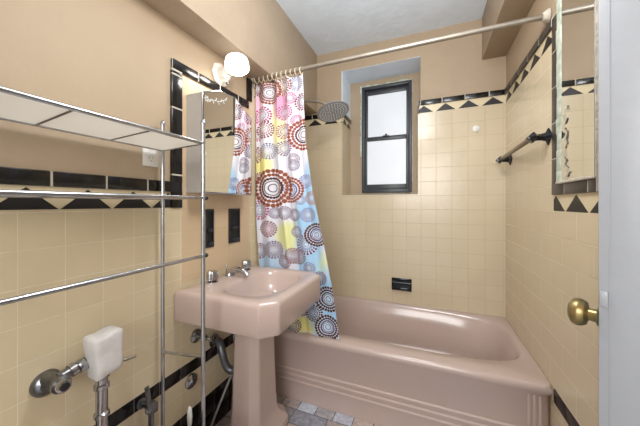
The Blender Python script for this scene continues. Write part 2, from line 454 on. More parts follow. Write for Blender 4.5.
low = sash(wy+.010, FZ0+.03, zm+.012, 'lower_sash', 0)
mb = MB(); xc = (FX0+FX1)/2
mb.box((xc-.03, wy-.004, zm+.010), (xc+.03, wy+.02, zm+.022), M['dark'], .003); mb.cyl((xc, wy+.004, zm+.02), (xc, wy+.004, zm+.034), .010, M['dark'])
mb.build('sash_lock', low)

# ------------------------------------------------------------------ loft helpers
def polar_ring(angles, cx, cy, a, b, n, z, poly=None):
    out = []
    for t in angles:
        c, s = math.cos(t), math.sin(t)
        if poly:
            best = None
            for i in range(len(poly)):
                x1, y1 = poly[i]; x2, y2 = poly[(i+1) % len(poly)]
                x1 -= cx; x2 -= cx; y1 -= cy; y2 -= cy
                den = c*(y2-y1)-s*(x2-x1)
                if abs(den) < 1e-12: continue
                r = (x1*(y2-y1)-y1*(x2-x1))/den
                q = ((x1*s-y1*c)/den)
                if r > 0 and -1e-6 <= q <= 1+1e-6:
                    if best is None or r < best: best = r
            r = best
        else:
            r = 1.0/((abs(c)/a)**n+(abs(s)/b)**n)**(1.0/n)
        out.append((cx+r*c, cy+r*s, z))
    return out
def angles_for(cx, cy, pts, n=112):
    A = [2*PI*k/n - PI for k in range(n)] + [math.atan2(y-cy, x-cx) for x, y in pts]
    A = sorted(A); B = [A[0]]
    for a in A[1:]:
        if a-B[-1] > 1e-4: B.append(a)
    return B
def inset(poly, d):
    # convex CCW polygon inset
    n = len(poly); L = []
    for i in range(n):
        x1, y1 = poly[i]; x2, y2 = poly[(i+1) % n]; l = math.hypot(x2-x1, y2-y1)
        nx, ny = -(y2-y1)/l, (x2-x1)/l
        L.append((nx, ny, nx*x1+ny*y1+d))
    out = []
    for i in range(n):
        a = L[i-1]; b_ = L[i]; det = a[0]*b_[1]-a[1]*b_[0]
        out.append(((a[2]*b_[1]-a[1]*b_[2])/det, (a[0]*b_[2]-a[2]*b_[0])/det))
    return out

# ------------------------------------------------------------------ bathtub
tub = thing('bathtub', 'pink built-in bathtub with ribbed apron below the window', 'bathtub', (-.287, 1.49, 0))
rect = lambda i: [(XL+.002+i*.0, 1.487+i), (XR-.002-i*.0, 1.487+i), (XR-.002, D-.002), (XL+.002, D-.002)]
cx, cy = -.30, 1.905
ang = angles_for(cx, cy, rect(0), 128)
RH = .412
rings = [polar_ring(ang, cx, cy, 0, 0, 0, 0.001, rect(.012)),
         polar_ring(ang, cx, cy, 0, 0, 0, RH-.050, rect(.012)),
         polar_ring(ang, cx, cy, 0, 0, 0, RH-.042, rect(.003)),
         polar_ring(ang, cx, cy, 0, 0, 0, RH-.020, rect(0)),
         polar_ring(ang, cx, cy, 0, 0, 0, RH-.006, rect(.004)),
         polar_ring(ang, cx, cy, 0, 0, 0, RH, rect(.014))]
bx, by, ba, bb = -.27, 1.925, .742, .322
rings.append(polar_ring(ang, cx, cy, 0, 0, 0, RH-.002, [(bx+x, by+y) for x, y in []]) if False else [(lambda r: r)(p) for p in
    [(cx+(p[0]-cx)*.5+0*1, p[1], p[2]) for p in []]] or None)
rings = [r for r in rings if r]
def sup(a, b_, n, z, ox=0, oy=0):
    out = []
    for t in ang:
        # direction from the shared centre so that points line up with the outer ring
        c, s = math.cos(t), math.sin(t)
        lo, hi = 0, 3
        X0, Y0 = cx-bx-ox, cy-by-oy
        for _ in range(40):
            mid = (lo+hi)/2
            v = (abs(X0+mid*c)/a)**n+(abs(Y0+mid*s)/b_)**n
            if v < 1: lo = mid
            else: hi = mid
        out.append((cx+lo*c, cy+lo*s, z))
    return out
rings += [sup(ba+.006, bb+.006, 4.2, RH-.001), sup(ba, bb, 4.2, RH-.006), sup(ba-.012, bb-.012, 4.2, RH-.022),
          sup(ba-.04, bb-.035, 4.0, RH-.12), sup(ba-.085, bb-.05, 3.8, RH-.24), sup(ba-.12, bb-.07, 3.6, RH-.31),
          sup(ba-.17, bb-.11, 3.3, RH-.345), sup(ba-.3, bb-.2, 3, RH-.355), sup(.1, .04, 2, RH-.358)]
mb = MB(); mb.loft(rings, M['pink'], True, False, True)
ob = mb.build('tub_body', tub, angle=50)
mb = MB()
for z0 in (.186, .152, .118):
    mb.tube([(XL+.005, 1.499, z0), (XR-.09, 1.499, z0)], .0085, M['pink'], 10)
for x0 in (.425, .446, .467):
    mb.tube([(x0, 1.499, .005), (x0, 1.499, .355)], .006, M['pink'], 10)
mb.build('apron_ribs', tub)
mb = MB(); mb.lathe([(0.03, 0), (.03, .004), (.0, .006)], (-.9, 1.92, RH-.356), (0, 0, 1), M['chrome']); mb.build('drain', tub)

# ------------------------------------------------------------------ sink
sink = thing('pedestal_sink', 'pink pedestal sink with chamfered corners on the left wall', 'sink', (-.85, 1.185, 0))
SX0, SX1, SY0, SY1, ST, SB = XL+.003, -.562, .896, 1.472, .822, .680
ch = .062
def spoly(i, c=ch): return inset([(SX0, SY0), (SX1-c, SY0), (SX1, SY0+c), (SX1, SY1-c), (SX1-c, SY1), (SX0, SY1)], i)
scx, scy = -.775, 1.1825
sang = angles_for(scx, scy, spoly(0) + spoly(.02), 120)
P = lambda i, z: polar_ring(sang, scx, scy, 0, 0, 0, z, spoly(i))
S = lambda a, b_, n, z: polar_ring(sang, scx, scy, a, b_, n, z)
rings = [P(.10, SB+.01), P(.02, SB+.002), P(.006, SB), P(.0, SB+.008), P(.0, ST-.022), P(.003, ST-.010), P(.010, ST-.003), P(.02, ST),
         S(.150, .222, 3.0, ST-.002), S(.144, .216, 3.0, ST-.008), S(.136, .207, 2.9, ST-.025), S(.120, .19, 2.8, ST-.07), S(.09, .15, 2.5, ST-.115), S(.05, .09, 2.2, ST-.130), S(.015, .015, 2, ST-.134)]
mb = MB(); mb.loft(rings, M['pink'], True, True, True)
bas = mb.build('basin', sink, angle=50)
mb = MB(); mb.lathe([(.02, 0), (.02, .003), (.012, .004)], (scx, scy, ST-.134), (0, 0, 1), M['chrome']); mb.build('drain', bas)
# pedestal column
pcx, pcy = -.85, 1.19
def oct_ring(hx, hy, z, c=.4, ox=0):
    k = min(hx, hy)*c
    pts = [(hx, hy-k), (hx-k, hy), (-hx+k, hy), (-hx, hy-k), (-hx, -hy+k), (-hx+k, -hy), (hx-k, -hy), (hx, -hy+k)]
    return [(pcx+ox+x, pcy+y, z) for x, y in pts]
prof = [(.128, .185, .0), (.132, .19, .012), (.130, .187, .045), (.118, .17, .065), (.098, .135, .095), (.090, .118, .13), (.086, .112, .2), (.080, .102, .45), (.075, .096, .675), (.075, .096, .74)]
mb = MB(); mb.loft([oct_ring(a, b_, z) for a, b_, z in prof], M['pink'], True, True, True)
ped = mb.build('pedestal', sink, angle=25)
bv = ped.modifiers.new('soft', 'BEVEL'); bv.width = .008; bv.segments = 3; bv.limit_method = 'ANGLE'; bv.angle_limit = .5
# taps and spout
def tap(y, label=None):
    mb = MB()
    mb.lathe([(.028, 0), (.028, .004), (.017, .007), (.015, .012)], (-1.02, y, ST-.0005), (0, 0, 1), M['chrome'])
    n = 24; rings = []
    for r, h in ((.020, .008), (.0275, .012), (.0265, .046), (.023, .056), (.009, .059)):
        rings.append([(-1.02+(r*(1+.07*math.cos(8*2*PI*k/48)))*math.cos(2*PI*k/48), y+(r*(1+.07*math.cos(8*2*PI*k/48)))*math.sin(2*PI*k/48), ST+h) for k in range(48)])
    mb.loft(rings, M['chrome'], True, True, True)
    mb.build('tap_handle', sink)
tap(1.068); tap(1.345)
mb = MB()
mb.lathe([(.027, 0), (.027, .006), (.02, .018), (.016, .03)], (-1.025, 1.205, ST-.0005), (0, 0, 1), M['chrome'])
mb.tube([(-1.035, 1.205, ST+.012), (-1.01, 1.205, ST+.027), (-.975, 1.205, ST+.036), (-.93, 1.205, ST+.030), (-.905, 1.205, ST+.008)], [.021, .020, .018, .016, .0135], M['chrome'], 14, smooth=1)
mb.cyl((-1.05, 1.205, ST), (-1.05, 1.205, ST+.045), .0035, M['chrome']); mb.sphere((-1.05, 1.205, ST+.05), .007, M['chrome'])
mb.build('spout', sink)
# plumbing beneath
mb = MB(); mb.tube([(XL+.012, 1.145, .474), (-1.055, 1.14, .478), (-1.03, 1.125, .492), (-1.003, 1.108, .486), (-.985, 1.10, .45), (-.972, 1.10, .41), (-.955, 1.105, .372), (-.925, 1.115, .362), (-.9, 1.125, .385), (-.888, 1.14, .44), (-.885, 1.15, .52), (-.88, 1.16, .60)], .0195, M['trap'], 16, smooth=2)
trp = mb.build('drain_trap', sink, label='dark grey curved drain trap')
mb = MB(); mb.lathe([(.034, 0), (.032, .004), (.02, .008)], (XL+.003, 1.145, .474), (1, 0, 0), M['dullchrome']); mb.build('escutcheon', trp)
mb = MB(); mb.lathe([(.026, 0), (.026, .02)], (-.889, 1.132, .42), (0, 0, 1), M['dullchrome'], 8); mb.build('slip_nut', trp)
def stop_valve(name, y, z, label, handle=True):
    t = thing(name, label, 'valve', (XL, y, z))
    mb = MB(); mb.lathe([(.034, 0), (.032, .005), (.022, .010), (.012, .013)], (XL+.001, y, z), (1, 0, 0), M['chrome']); mb.build('escutcheon', t)
    mb = MB(); mb.cyl((XL+.01, y, z), (XL+.055, y, z), .009, M['dullchrome'])
    if handle:
        mb.sphere((XL+.06, y, z), .015, M['dullchrome']); mb.cyl((XL+.06, y, z), (XL+.06, y, z+.1), .0045, M['dullchrome'])
        mb.build('valve_body', t)
        mb = MB(); mb.cyl((XL+.06, y, z), (XL+.085, y+.012, z-.005), .005, M['dullchrome'])
        mb.lathe([(.004, 0), (.021, .003), (.021, .010), (.012, .014)], (XL+.085, y+.012, z-.005), (1, .4, -.15), M['chrome'], 20, sx=1, sy=.62)
        mb.build('oval_handle', t)
    else: mb.build('valve_body', t)
stop_valve('stop_valve', 1.022, .556, 'chrome stop valve with an oval handle on the left wall under the sink edge')
t = thing('wall_escutcheon', 'round chrome escutcheon on the left wall tile below the stop valve', 'pipe cover', (XL, 1.0, .345))
mb = MB(); mb.lathe([(.036, 0), (.034, .006), (.02, .011), (.016, .013)], (XL+.001, .992, .347), (1, 0, 0), M['chrome']); mb.build('flange', t)
mb = MB(); mb.cyl((XL+.012, .992, .347), (XL+.026, .992, .347), .013, M['dullchrome'], 6); mb.build('nut', t)
mb = MB(); mb.tube([(-1.045, 1.05, .015), (-1.03, 1.075, .09), (-.99, 1.13, .24), (-.955, 1.15, .34), (-.95, 1.16, .50), (-.98, 1.15, .667)], .0058, M['supply'], 10, smooth=1)
tag(mb.build('supply_hose'), 'thin grey supply hose slanting from the floor to the sink pedestal', 'hose')

# ------------------------------------------------------------------ curtain rod, rings, curtain
ROD0, ROD1 = Vector((XL+.006, 1.50, 2.050)), Vector((XR-.006, 1.54, 2.081))
def rodp(x): 
    k = (x-ROD0.x)/(ROD1.x-ROD0.x); return ROD0+(ROD1-ROD0)*k
rod = thing('curtain_rod', 'dull metal shower curtain rod spanning the tub', 'curtain rod', (0, 1.52, 2.06))
mb = MB(); mb.cyl(ROD0, ROD1, .0125, M['rod'], 20); mb.build('rod', rod)
mb = MB(); mb.lathe([(.03, -.006), (.03, .0), (.018, .018)], ROD1, (-1, 0, 0), M['plaster'], 18); mb.build('rod_flange', rod)
mb = MB(); mb.lathe([(.03, -.006), (.03, .0), (.018, .018)], ROD0, (1, 0, 0), M['rod'], 18); mb.build('rod_flange', rod)

# pixel measurements of the printed rings turned into cloth coordinates (metres on the curtain plane)
F_, CX_, CY_, YAW_ = 269.2, 318.2, 203.9, .3878
def to_cloth(u, v, y=1.505):
    s_, c_ = math.sin(YAW_), math.cos(YAW_); a = u-CX_
    rx, ry, rz = -s_*F_+a*c_, c_*F_+a*s_, CY_-v; k = y/ry
    return rx*k, rz*k+CAMH
BR, MR, PU, GB, MG, DB, BL = (140, 70, 44), (112, 38, 48), (92, 60, 98), (100, 102, 130), (160, 46, 98), (76, 40, 38), (80, 92, 156)
MED = [(268.5, 92, 12, BR, MR), (282.5, 86, 9, BR, MR), (302.5, 101, 9, MR, PU), (261.5, 115.5, 9, MG, GB), (264, 129.5, 9, MR, BR),
 (284, 112, 8, MG, PU), (283.7, 131, 8, BR, PU), (303, 134, 16, BR, DB), (267.8, 151, 8.5, GB, GB), (253, 155, 9, BR, MR), (293, 159, 6, PU, MR),
 (295, 83, 7, GB, BL), (283.7, 148, 8, PU, GB), (272, 188, 19.5, BR, DB), (290, 190, 13, BR, BL), (283.7, 213, 7, PU, GB), (294, 215, 6.5, PU, GB),
 (305, 181, 7, BL, BL), (307.5, 215, 7.5, BL, PU), (259, 210, 10, MG, GB), (267, 229, 8.5, MR, MG), (273, 250, 9, PU, MR), (306.5, 244.5, 10.5, PU, BL),
 (316, 235, 12, DB, PU), (258, 251, 8, MR, PU), (298, 257, 8, DB, PU), (311, 198, 7, BR, PU), (293, 165, 6, PU, GB), (327.5, 300, 13, DB, DB),
 (327, 328.5, 12.5, DB, PU), (313, 313, 9, DB, PU), (301, 311, 6, PU, MR), (292, 256, 8, MR, PU), (319, 279, 7, PU, MR), (270, 310, 10, BR, PU), (285, 290, 12, BR, MR), (296, 120, 6, MG, PU), (257, 88, 7, MR, BR), (274, 213, 6, PU, GB), (296, 232, 6, PU, BL), (259, 178, 6, BR, PU), (300, 200, 5, BL, GB), (284, 262, 7, MR, PU), (309, 268, 6, BL, PU), (293, 325, 8, DB, PU), (257, 135, 6, MG, MR), (290, 98, 6, MG, PU)]
WASH = [(287, 237, 13, 15, (214, 216, 148)), (279, 118, 9, 34, (226, 218, 158)), (302, 325, 16, 8, (222, 214, 130)), (317, 262, 9, 12, (206, 220, 150)),
        (262, 165, 9, 14, (238, 232, 150)), (315, 175, 10, 26, (150, 190, 220)), (308, 232, 14, 60, (152, 194, 224)), (325, 305, 18, 34, (156, 198, 228)),
        (292, 120, 8, 30, (222, 202, 224)), (280, 105, 8, 14, (214, 150, 182)), (262, 262, 12, 8, (206, 218, 150)), (256, 110, 5, 16, (232, 178, 204)),
        (270, 262, 16, 20, (172, 198, 222)), (252, 218, 6, 20, (196, 210, 236))]
def scales(u, v):
    x0, z0 = to_cloth(u, v); x1, _ = to_cloth(u+1, v); _, z1 = to_cloth(u, v-1)
    return x0, z0, abs(x1-x0), abs(z1-z0)

g = bpy.data.node_groups.new('ring medallion', 'ShaderNodeTree')
for nm, ty in (('X', 'NodeSocketFloat'), ('Z', 'NodeSocketFloat'), ('CX', 'NodeSocketFloat'), ('CZ', 'NodeSocketFloat'), ('SX', 'NodeSocketFloat'), ('SZ', 'NodeSocketFloat'),
               ('NN', 'NodeSocketFloat'), ('Base', 'NodeSocketColor'), ('Outer', 'NodeSocketColor'), ('Inner', 'NodeSocketColor')):
    g.interface.new_socket(nm, in_out='INPUT', socket_type=ty)
g.interface.new_socket('Color', in_out='OUTPUT', socket_type='NodeSocketColor')
G = NT(g); gi = G.n('NodeGroupInput'); go = G.n('NodeGroupOutput')
I = gi.outputs
dx = G.math('MULTIPLY', G.math('SUBTRACT', I['X'], I['CX']), I['SX']); dz = G.math('MULTIPLY', G.math('SUBTRACT', I['Z'], I['CZ']), I['SZ'])
rr = G.math('SQRT', G.math('ADD', G.math('MULTIPLY', dx, dx), G.math('MULTIPLY', dz, dz)))
aa = G.math('MULTIPLY_ADD', G.math('ARCTAN2', dz, dx), 1/(2*PI), .5)
def dots(rk, size, mul, base_out):
    n_ = G.math('MULTIPLY', I['NN'], mul); n_ = G.math('ROUND', n_)
    fa = G.math('SUBTRACT', G.math('FRACT', G.math('MULTIPLY', aa, n_)), .5)
    da = G.math('DIVIDE', G.math('MULTIPLY', fa, 2*PI*rk), n_)
    dr = G.math('SUBTRACT', rr, rk)
    q = G.math('SQRT', G.math('ADD', G.math('MULTIPLY', da, da), G.math('MULTIPLY', dr, dr)))
    return G.math('LESS_THAN', q, size)
m1 = dots(.90, .105, 1.0, None)
m2_ = dots(.69, .085, 1.0, None)
m3 = dots(.50, .066, .95, None)
m4 = G.math('LESS_THAN', G.math('ABSOLUTE', G.math('SUBTRACT', G.math('ABSOLUTE', G.math('SUBTRACT', rr, .285)), .085)), .022)
inner = G.math('MAXIMUM', m3, m4)
disc = G.math('MULTIPLY', G.math('LESS_THAN', rr, 1.0), .45)
mxa = G.n('ShaderNodeMix', data_type='RGBA'); G.l(disc, mxa.inputs[0]); G.l(I['Base'], mxa.inputs[6]); mxa.inputs[7].default_value = lin((218, 216, 222))
mxb = G.n('ShaderNodeMix', data_type='RGBA'); G.l(G.math('MAXIMUM', m1, m2_), mxb.inputs[0]); G.l(mxa.outputs[2], mxb.inputs[6]); G.l(I['Outer'], mxb.inputs[7])
mxc = G.n('ShaderNodeMix', data_type='RGBA'); G.l(inner, mxc.inputs[0]); G.l(mxb.outputs[2], mxc.inputs[6]); G.l(I['Inner'], mxc.inputs[7])
G.l(mxc.outputs[2], go.inputs[0])

m, N, b = base_mat('printed curtain cloth')
uv = N.n('ShaderNodeUVMap'); sp = N.n('ShaderNodeSeparateXYZ'); N.l(uv.outputs[0], sp.inputs[0])
X_ = N.math('SUBTRACT', sp.outputs[0], 2.0); Z_ = sp.outputs[1]
rgb = N.n('ShaderNodeRGB'); rgb.outputs[0].default_value = lin((214, 214, 224)); cur = rgb.outputs[0]
for (u, v, ru, rv, colr) in WASH:
    x0, z0, px, pz = scales(u, v)
    dx_ = N.math('MULTIPLY', N.math('SUBTRACT', X_, x0), 1/(ru*px)); dz_ = N.math('MULTIPLY', N.math('SUBTRACT', Z_, z0), 1/(rv*pz))
    q = N.math('ADD', N.math('MULTIPLY', dx_, dx_), N.math('MULTIPLY', dz_, dz_))
    mr = N.n('ShaderNodeMapRange'); mr.inputs[1].default_value = 1.5; mr.inputs[2].default_value = .5; N.l(q, mr.inputs[0])
    mx = N.n('ShaderNodeMix', data_type='RGBA'); N.l(mr.outputs[0], mx.inputs[0]); N.l(cur, mx.inputs[6]); mx.inputs[7].default_value = lin(colr); cur = mx.outputs[2]
for (u, v, r, co, ci) in sorted(MED, key=lambda t: t[2]):
    x0, z0, px, pz = scales(u, v)
    gn = N.n('ShaderNodeGroup'); gn.node_tree = g
    N.l(X_, gn.inputs['X']); N.l(Z_, gn.inputs['Z'])
    gn.inputs['CX'].default_value = x0; gn.inputs['CZ'].default_value = z0
    gn.inputs['SX'].default_value = 1/(r*px); gn.inputs['SZ'].default_value = 1/(r*pz)
    gn.inputs['NN'].default_value = 26 if r > 11 else 20
    gn.inputs['Outer'].default_value = lin(co); gn.inputs['Inner'].default_value = lin(ci)
    N.l(cur, gn.inputs['Base']); cur = gn.outputs[0]
N.l(cur, b.inputs['Base Color']); b.inputs['Roughness'].default_value = .6; b.inputs['Specular IOR Level'].default_value = .25
M['cloth'] = m

def lerp_tab(tab, z):
    for i in range(len(tab)-1):
        z0, a0 = tab[i]; z1, a1 = tab[i+1]
        if z <= z0 and z >= z1: return a0+(a1-a0)*(z0-z)/(z0-z1)
    return tab[-1][1] if z < tab[-1][0] else tab[0][1]
CR = [(2.04, -.722), (1.62, -.708), (1.3, -.66), (1.0, -.590), (.7, -.53), (.42, -.487)]
CLm = [(2.04, -1.077), (1.2, -1.072), (.42, -1.03)]
NXc, NZc = 220, 110
bm = bmesh.new(); uvl = bm.loops.layers.uv.new('UVMap'); V = []
folds = [(.06, .05), (.19, .045), (.36, .05), (.50, .04), (.60, .035), (.74, .045), (.88, .05)]
for j in range(NZc+1):
    k = j/NZc; row = []
    for i in range(NXc+1):
        s_ = i/NXc
        ztop = 2.030-.012*abs(math.sin(s_*PI*7)); zbot = .417
        z = ztop+(zbot-ztop)*k
        xl, xr = lerp_tab(CLm, z), lerp_tab(CR, z)
        x = xl+(xr-xl)*s_
        amp = .0145*(1-.3*k)
        yy = 0
        for q, (fc, fwd) in enumerate(folds):
            yy += math.exp(-((s_-fc-.02*math.sin(3*k+q))/fwd)**2)*(-1 if q % 2 else 1)
        y = 1.513+amp*yy+.003*math.sin(9*k+6*s_)
        x += .006*math.sin(s_*2*PI*5+k*2)*(1-k*.5)
        row.append((bm.verts.new((x, y, z)), (x+2.0, z)))
    V.append(row)
for j in range(NZc):
    for i in range(NXc):
        q = (V[j][i], V[j+1][i], V[j+1][i+1], V[j][i+1])
        f = bm.faces.new([a[0] for a in q]); f.smooth = True
        for lp, a in zip(f.loops, q): lp[uvl].uv = a[1]
me = bpy.data.meshes.new('shower_curtain'); bm.to_mesh(me); bm.free(); me.materials.append(M['cloth'])
cur_o = bpy.data.objects.new('shower_curtain', me); COL.objects.link(cur_o)
sd = cur_o.modifiers.new('thick', 'SOLIDIFY'); sd.thickness = .0012; sd.offset = 0
tag(cur_o, 'white shower curtain printed with dotted circles, gathered at the left of the rod', 'shower curtain')
for k in range(11):
    x = -1.055+k*.0325; c = rodp(x)
    mb = MB(); R = .021
    mb.tube([(x+.003*math.sin(t_*2*PI/18), c.y+R*math.sin(t_*2*PI/18)*.9, c.z-.009+R*math.cos(t_*2*PI/18)) for t_ in range(18)], .0028, M['ring'], 8, cyclic=True)
    o = mb.build('curtain_ring'); tag(o, 'small pale plastic ring holding the curtain on the rod', 'curtain ring', 'curtain rings on the shower rod')

# ------------------------------------------------------------------ shower head
sh = thing('rain_shower', 'large round rain shower head on an arm from the left shower wall', 'shower head', (-.655, 1.87, 1.93))
s_, c_ = math.sin(YAW_), math.cos(YAW_)
hc = Vector((-.652, 1.885, 1.900))
view = (Vector((0, 0, CAMH))-hc).normalized()
right = view.cross(Vector((0, 0, 1))).normalized()*-1
up_ = right.cross(view).normalized()*-1
if up_.z < 0: up_ = -up_
nrm = (view*.56 + (right*.26 - up_*.96).normalized()*.83).normalized()
mb = MB(); mb.lathe([(.012, -.03), (.03, -.024), (.09, -.012), (.118, -.006), (.122, 0), (.118, .004), (.02, .005)], hc, nrm, M['plate'], 40)
hd = mb.build('spray_plate', sh)
mb = MB()
t1 = nrm.orthogonal().normalized(); t2 = nrm.cross(t1)
M['nozzle'] = pmat('pale rubber nozzle', (225, 228, 232), .5)
for rk, cnt in ((.02, 6), (.04, 12), (.06, 18), (.08, 24), (.10, 30)):
    for k in range(cnt):
        p = hc+nrm*.0045+(t1*math.cos(2*PI*k/cnt)+t2*math.sin(2*PI*k/cnt))*rk
        mb.lathe([(.0042, 0), (.002, .004)], p, nrm, M['nozzle'], 6)
nz_o = mb.build('nozzles', sh); nz_o['kind'] = 'stuff'
mb = MB(); e0 = hc-nrm*.028
mb.sphere(e0, .017, M['dullchrome'])
mb.tube([(XL+.004, 1.87, 1.985), (-1.0, 1.87, 2.005), (-.85, 1.875, 2.008), (-.74, 1.88, 1.985), tuple(e0)], .0095, M['rod'], 12, smooth=2)
mb.build('shower_arm', sh)
mb = MB(); mb.lathe([(.03, 0), (.028, .005), (.012, .012)], (XL+.001, 1.87, 1.985), (1, 0, 0), M['dullchrome']); mb.build('escutcheon', sh)

# ------------------------------------------------------------------ wall sconce
sc = thing('wall_sconce', 'lit white glass sconce on a porcelain base above the mirror cabinet', 'wall lamp', (XL, 1.19, 1.95))
mb = MB()
bc = (XL-.001, 1.195, 1.945)
mb.lathe([(.066, 0), (.066, .006), (.058, .014), (.044, .020), (.038, .034), (.034, .05)], bc, (1, 0, 0), M['porc'], 8)
mb.lathe([(.020, .03), (.020, .08)], bc, (1, -.1, .35), M['porc'], 20)
mb.build('lamp_base', sc)
ax = Vector((.18, -.12, -1)).normalized()
so = Vector((-.955, 1.174, 2.014))
mb = MB(); mb.lathe([(.018, .012), (.045, .015), (.058, .024), (.0625, .042), (.064, .070), (.061, .074)], so, ax, M['shade'], 32)
mb.build('lamp_shade', sc)
mb = MB(); mb.lathe([(.060, .0742), (.056, .078), (.042, .082), (.002, .084)], so, ax, M['lens'], 32); mb.build('lamp_lens', sc)
mb = MB(); mb.cyl((XL+.05, 1.195, 1.90), (XL+.05, 1.195, 1.885), .006, M['dark']); mb.cyl((XL+.01, 1.195, 1.905), (XL+.052, 1.195, 1.902), .008, M['porc']); mb.build('pull_switch', sc)

# ------------------------------------------------------------------ mirror cabinet (left wall)
cab = thing('medicine_cabinet', 'mirrored medicine cabinet with an arched top above the sink', 'mirror cabinet', (XL, 1.15, 1.275))
CY0, CY1, CZ0 = .965, 1.34, 1.274
def arch(z_side0, z_peak, z_side1, y0, y1, zb, n=12):
    pts = [(y0, zb), (y1, zb), (y1, z_side1)]
    yp = [(y1, z_side1), (y0+(y1-y0)*.62, z_peak), (y0+(y1-y0)*.30, z_peak-.006), (y0, z_side0)]
    pts = [(y0, zb), (y1, zb)] + yp
    return pts
P0 = arch(1.748, 1.800, 1.728, CY0, CY1, CZ0)
mb = MB(); mb.prism([(XL+.001, y, z) for y, z in P0], (.098, 0, 0), M['cabside']); body = mb.build('cabinet_body', cab)
mb = MB(); P1 = arch(1.745, 1.797, 1.725, CY0+.004, CY1-.004, CZ0+.004)
mb.prism([(XL+.101, y, z) for y, z in P1], (.006, 0, 0), M['mirror']); md = mb.build('mirror_door', cab)
mb = MB()
for i in range(len(P0)):
    a, b2 = P0[i], P0[(i+1) % len(P0)]
    mb.cyl((XL+.103, a[0], a[1]), (XL+.103, b2[0], b2[1]), .0035, M['chrome'], 8)
mb.build('mirror_rim', md)
mb = MB()
def leaf(y, z, a, l):
    c, s = math.cos(a), math.sin(a); pts = []
    for k in range(8):
        t_ = 2*PI*k/8; px, pz = l*.5*math.cos(t_), l*.2*math.sin(t_)
        pts.append((XL+.1072, y+px*c-pz*s, z+px*s+pz*c))
    mb.prism(pts, (.0004, 0, 0), M['frost'])
for k in range(6): leaf(.988+.010*math.cos(k*PI/3), 1.722+.010*math.sin(k*PI/3), k*PI/3, .013)
for k in range(7):
    zk = 1.718+k*.0065+.004*math.sin(k*1.3); leaf(1.008+k*.018, zk, .35, .014); leaf(1.014+k*.018, zk+.009*(-1)**k, 1.1*(-1)**k, .012)
mb.build('etched_flower', md, label='white frosted flower spray etched at the top corner')

# recessed holders
def slot(y0, y1, label):
    t = thing('recessed_holder', label, 'toothbrush holder', (XL, (y0+y1)/2, .99), 'black ceramic holders above the sink')
    z0, z1 = .987, 1.192; f = .011
    mb = MB()
    for lo, hi in (((y0, z0), (y0+f, z1)), ((y1-f, z0), (y1, z1)), ((y0+f, z1-f), (y1-f, z1)), ((y0+f, z0), (y1-f, z0+f))):
        mb.box((XL-.0, lo[0], lo[1]), (XL+.007, hi[0], hi[1]), M['dark'], .002)
    mb.build('frame', t)
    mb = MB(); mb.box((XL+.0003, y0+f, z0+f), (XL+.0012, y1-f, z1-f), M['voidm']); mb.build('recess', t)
    mb = MB(); zz = z0+(z1-z0)*.40
    mb.box((XL+.001, y0+f, zz), (XL+.014, y1-f, zz+.02), M['blackcer'], .003)
    mb.build('shelf', t)
    mb = MB(); mb.box((XL+.001, y0+f, z0+f), (XL+.010, y1-f, z0+f+.02), M['blackcer'], .003); mb.build('shelf', t)
slot(1.083, 1.143, 'black recessed toothbrush holder beside the chrome rack, left of the two')
slot(1.262, 1.362, 'black recessed toothbrush holder nearer the shower curtain, right of the two')

# outlet
ot = thing('wall_outlet', 'white duplex electrical outlet above the black trim tiles', 'outlet', (XL, .785, 1.38))
mb = MB(); mb.box((XL-.003, .75, 1.378), (XL+.003, .82, 1.493), M['white'], .002); mb.build('cover_plate', ot)
for zc in (1.411, 1.459):
    mb = MB(); mb.lathe([(.0165, 0), (.0165, .0035)], (XL+.001, .785, zc), (1, 0, 0), M['porc'], 20)
    mb.box((XL+.0042, .777, zc-.001), (XL+.0050, .779, zc+.007), M['dark']); mb.box((XL+.0042, .790, zc-.001), (XL+.0050, .792, zc+.007), M['dark']); mb.cyl((XL+.0042, .785, zc-.008), (XL+.005, .785, zc-.008), .002, M['dark'], 8)
    mb.build('socket', ot)

# ------------------------------------------------------------------ chrome rack over the toilet
rk = thing('towel_rack', 'tall chrome rack with wire shelves standing against the left wall', 'rack', (-.93, .5, 0))
FXr, FYr, BXr, BYr = -.792, .782, -1.052, .815
L_ = .60
FP = lambda k: (FXr, FYr-L_*k); BP = lambda k: (BXr, BYr-L_*k)
for k in (0, 1):
    for (x, y), zt in ((FP(k), 1.525), (BP(k), 1.560)):
        mb = MB(); mb.cyl((x, y, 0), (x, y, zt), .0078, M['rackm'], 16)
        mb.lathe([(.009, 0), (.011, .006), (.009, .012), (.004, .018)], (x, y, zt-.002), (0, 0, 1), M['rackm'], 14)
        mb.build('post', rk)
def shelf(z):
    mb = MB(); r = .0062
    f0, f1 = Vector((*FP(1), z)), Vector((*FP(0), z)); b0, b1 = Vector((*BP(1), z)), Vector((*BP(0), z))
    mb.cyl(f0, f1, r, M['rackm'], 12); mb.cyl(b0, b1, r, M['rackm'], 12); mb.cyl(f0, b0, r*.8, M['rackm'], 12); mb.cyl(f1, b1, r*.8, M['rackm'], 12)
    mb.cyl(f0+(f1-f0)*.33, b0+(b1-b0)*.33, .004, M['dullchrome'], 8); mb.cyl(f0+(f1-f0)*.66, b0+(b1-b0)*.66, .004, M['dullchrome'], 8)
    o = mb.build('shelf_frame', rk)
    mb = MB(); n = 34
    for i in range(1, n):
        q = i/n; mb.cyl(f0+(b0-f0)*q, f1+(b1-f1)*q, .0021, M['wire'], 6)
    mb.build('wire_mesh', o, label='white coated shelf wires')
shelf(1.450); shelf(1.243)
for zz, mt in ((1.243, .014), (1.022, .014)):
    mb = MB(); mb.sphere((FXr, FYr+.014, zz), .0085, M['blackcer']); mb.cyl((FXr, FYr, zz), (FXr, FYr+.012, zz), .0045, M['rackm'], 10); mb.build('end_cap', rk, label='black end cap')
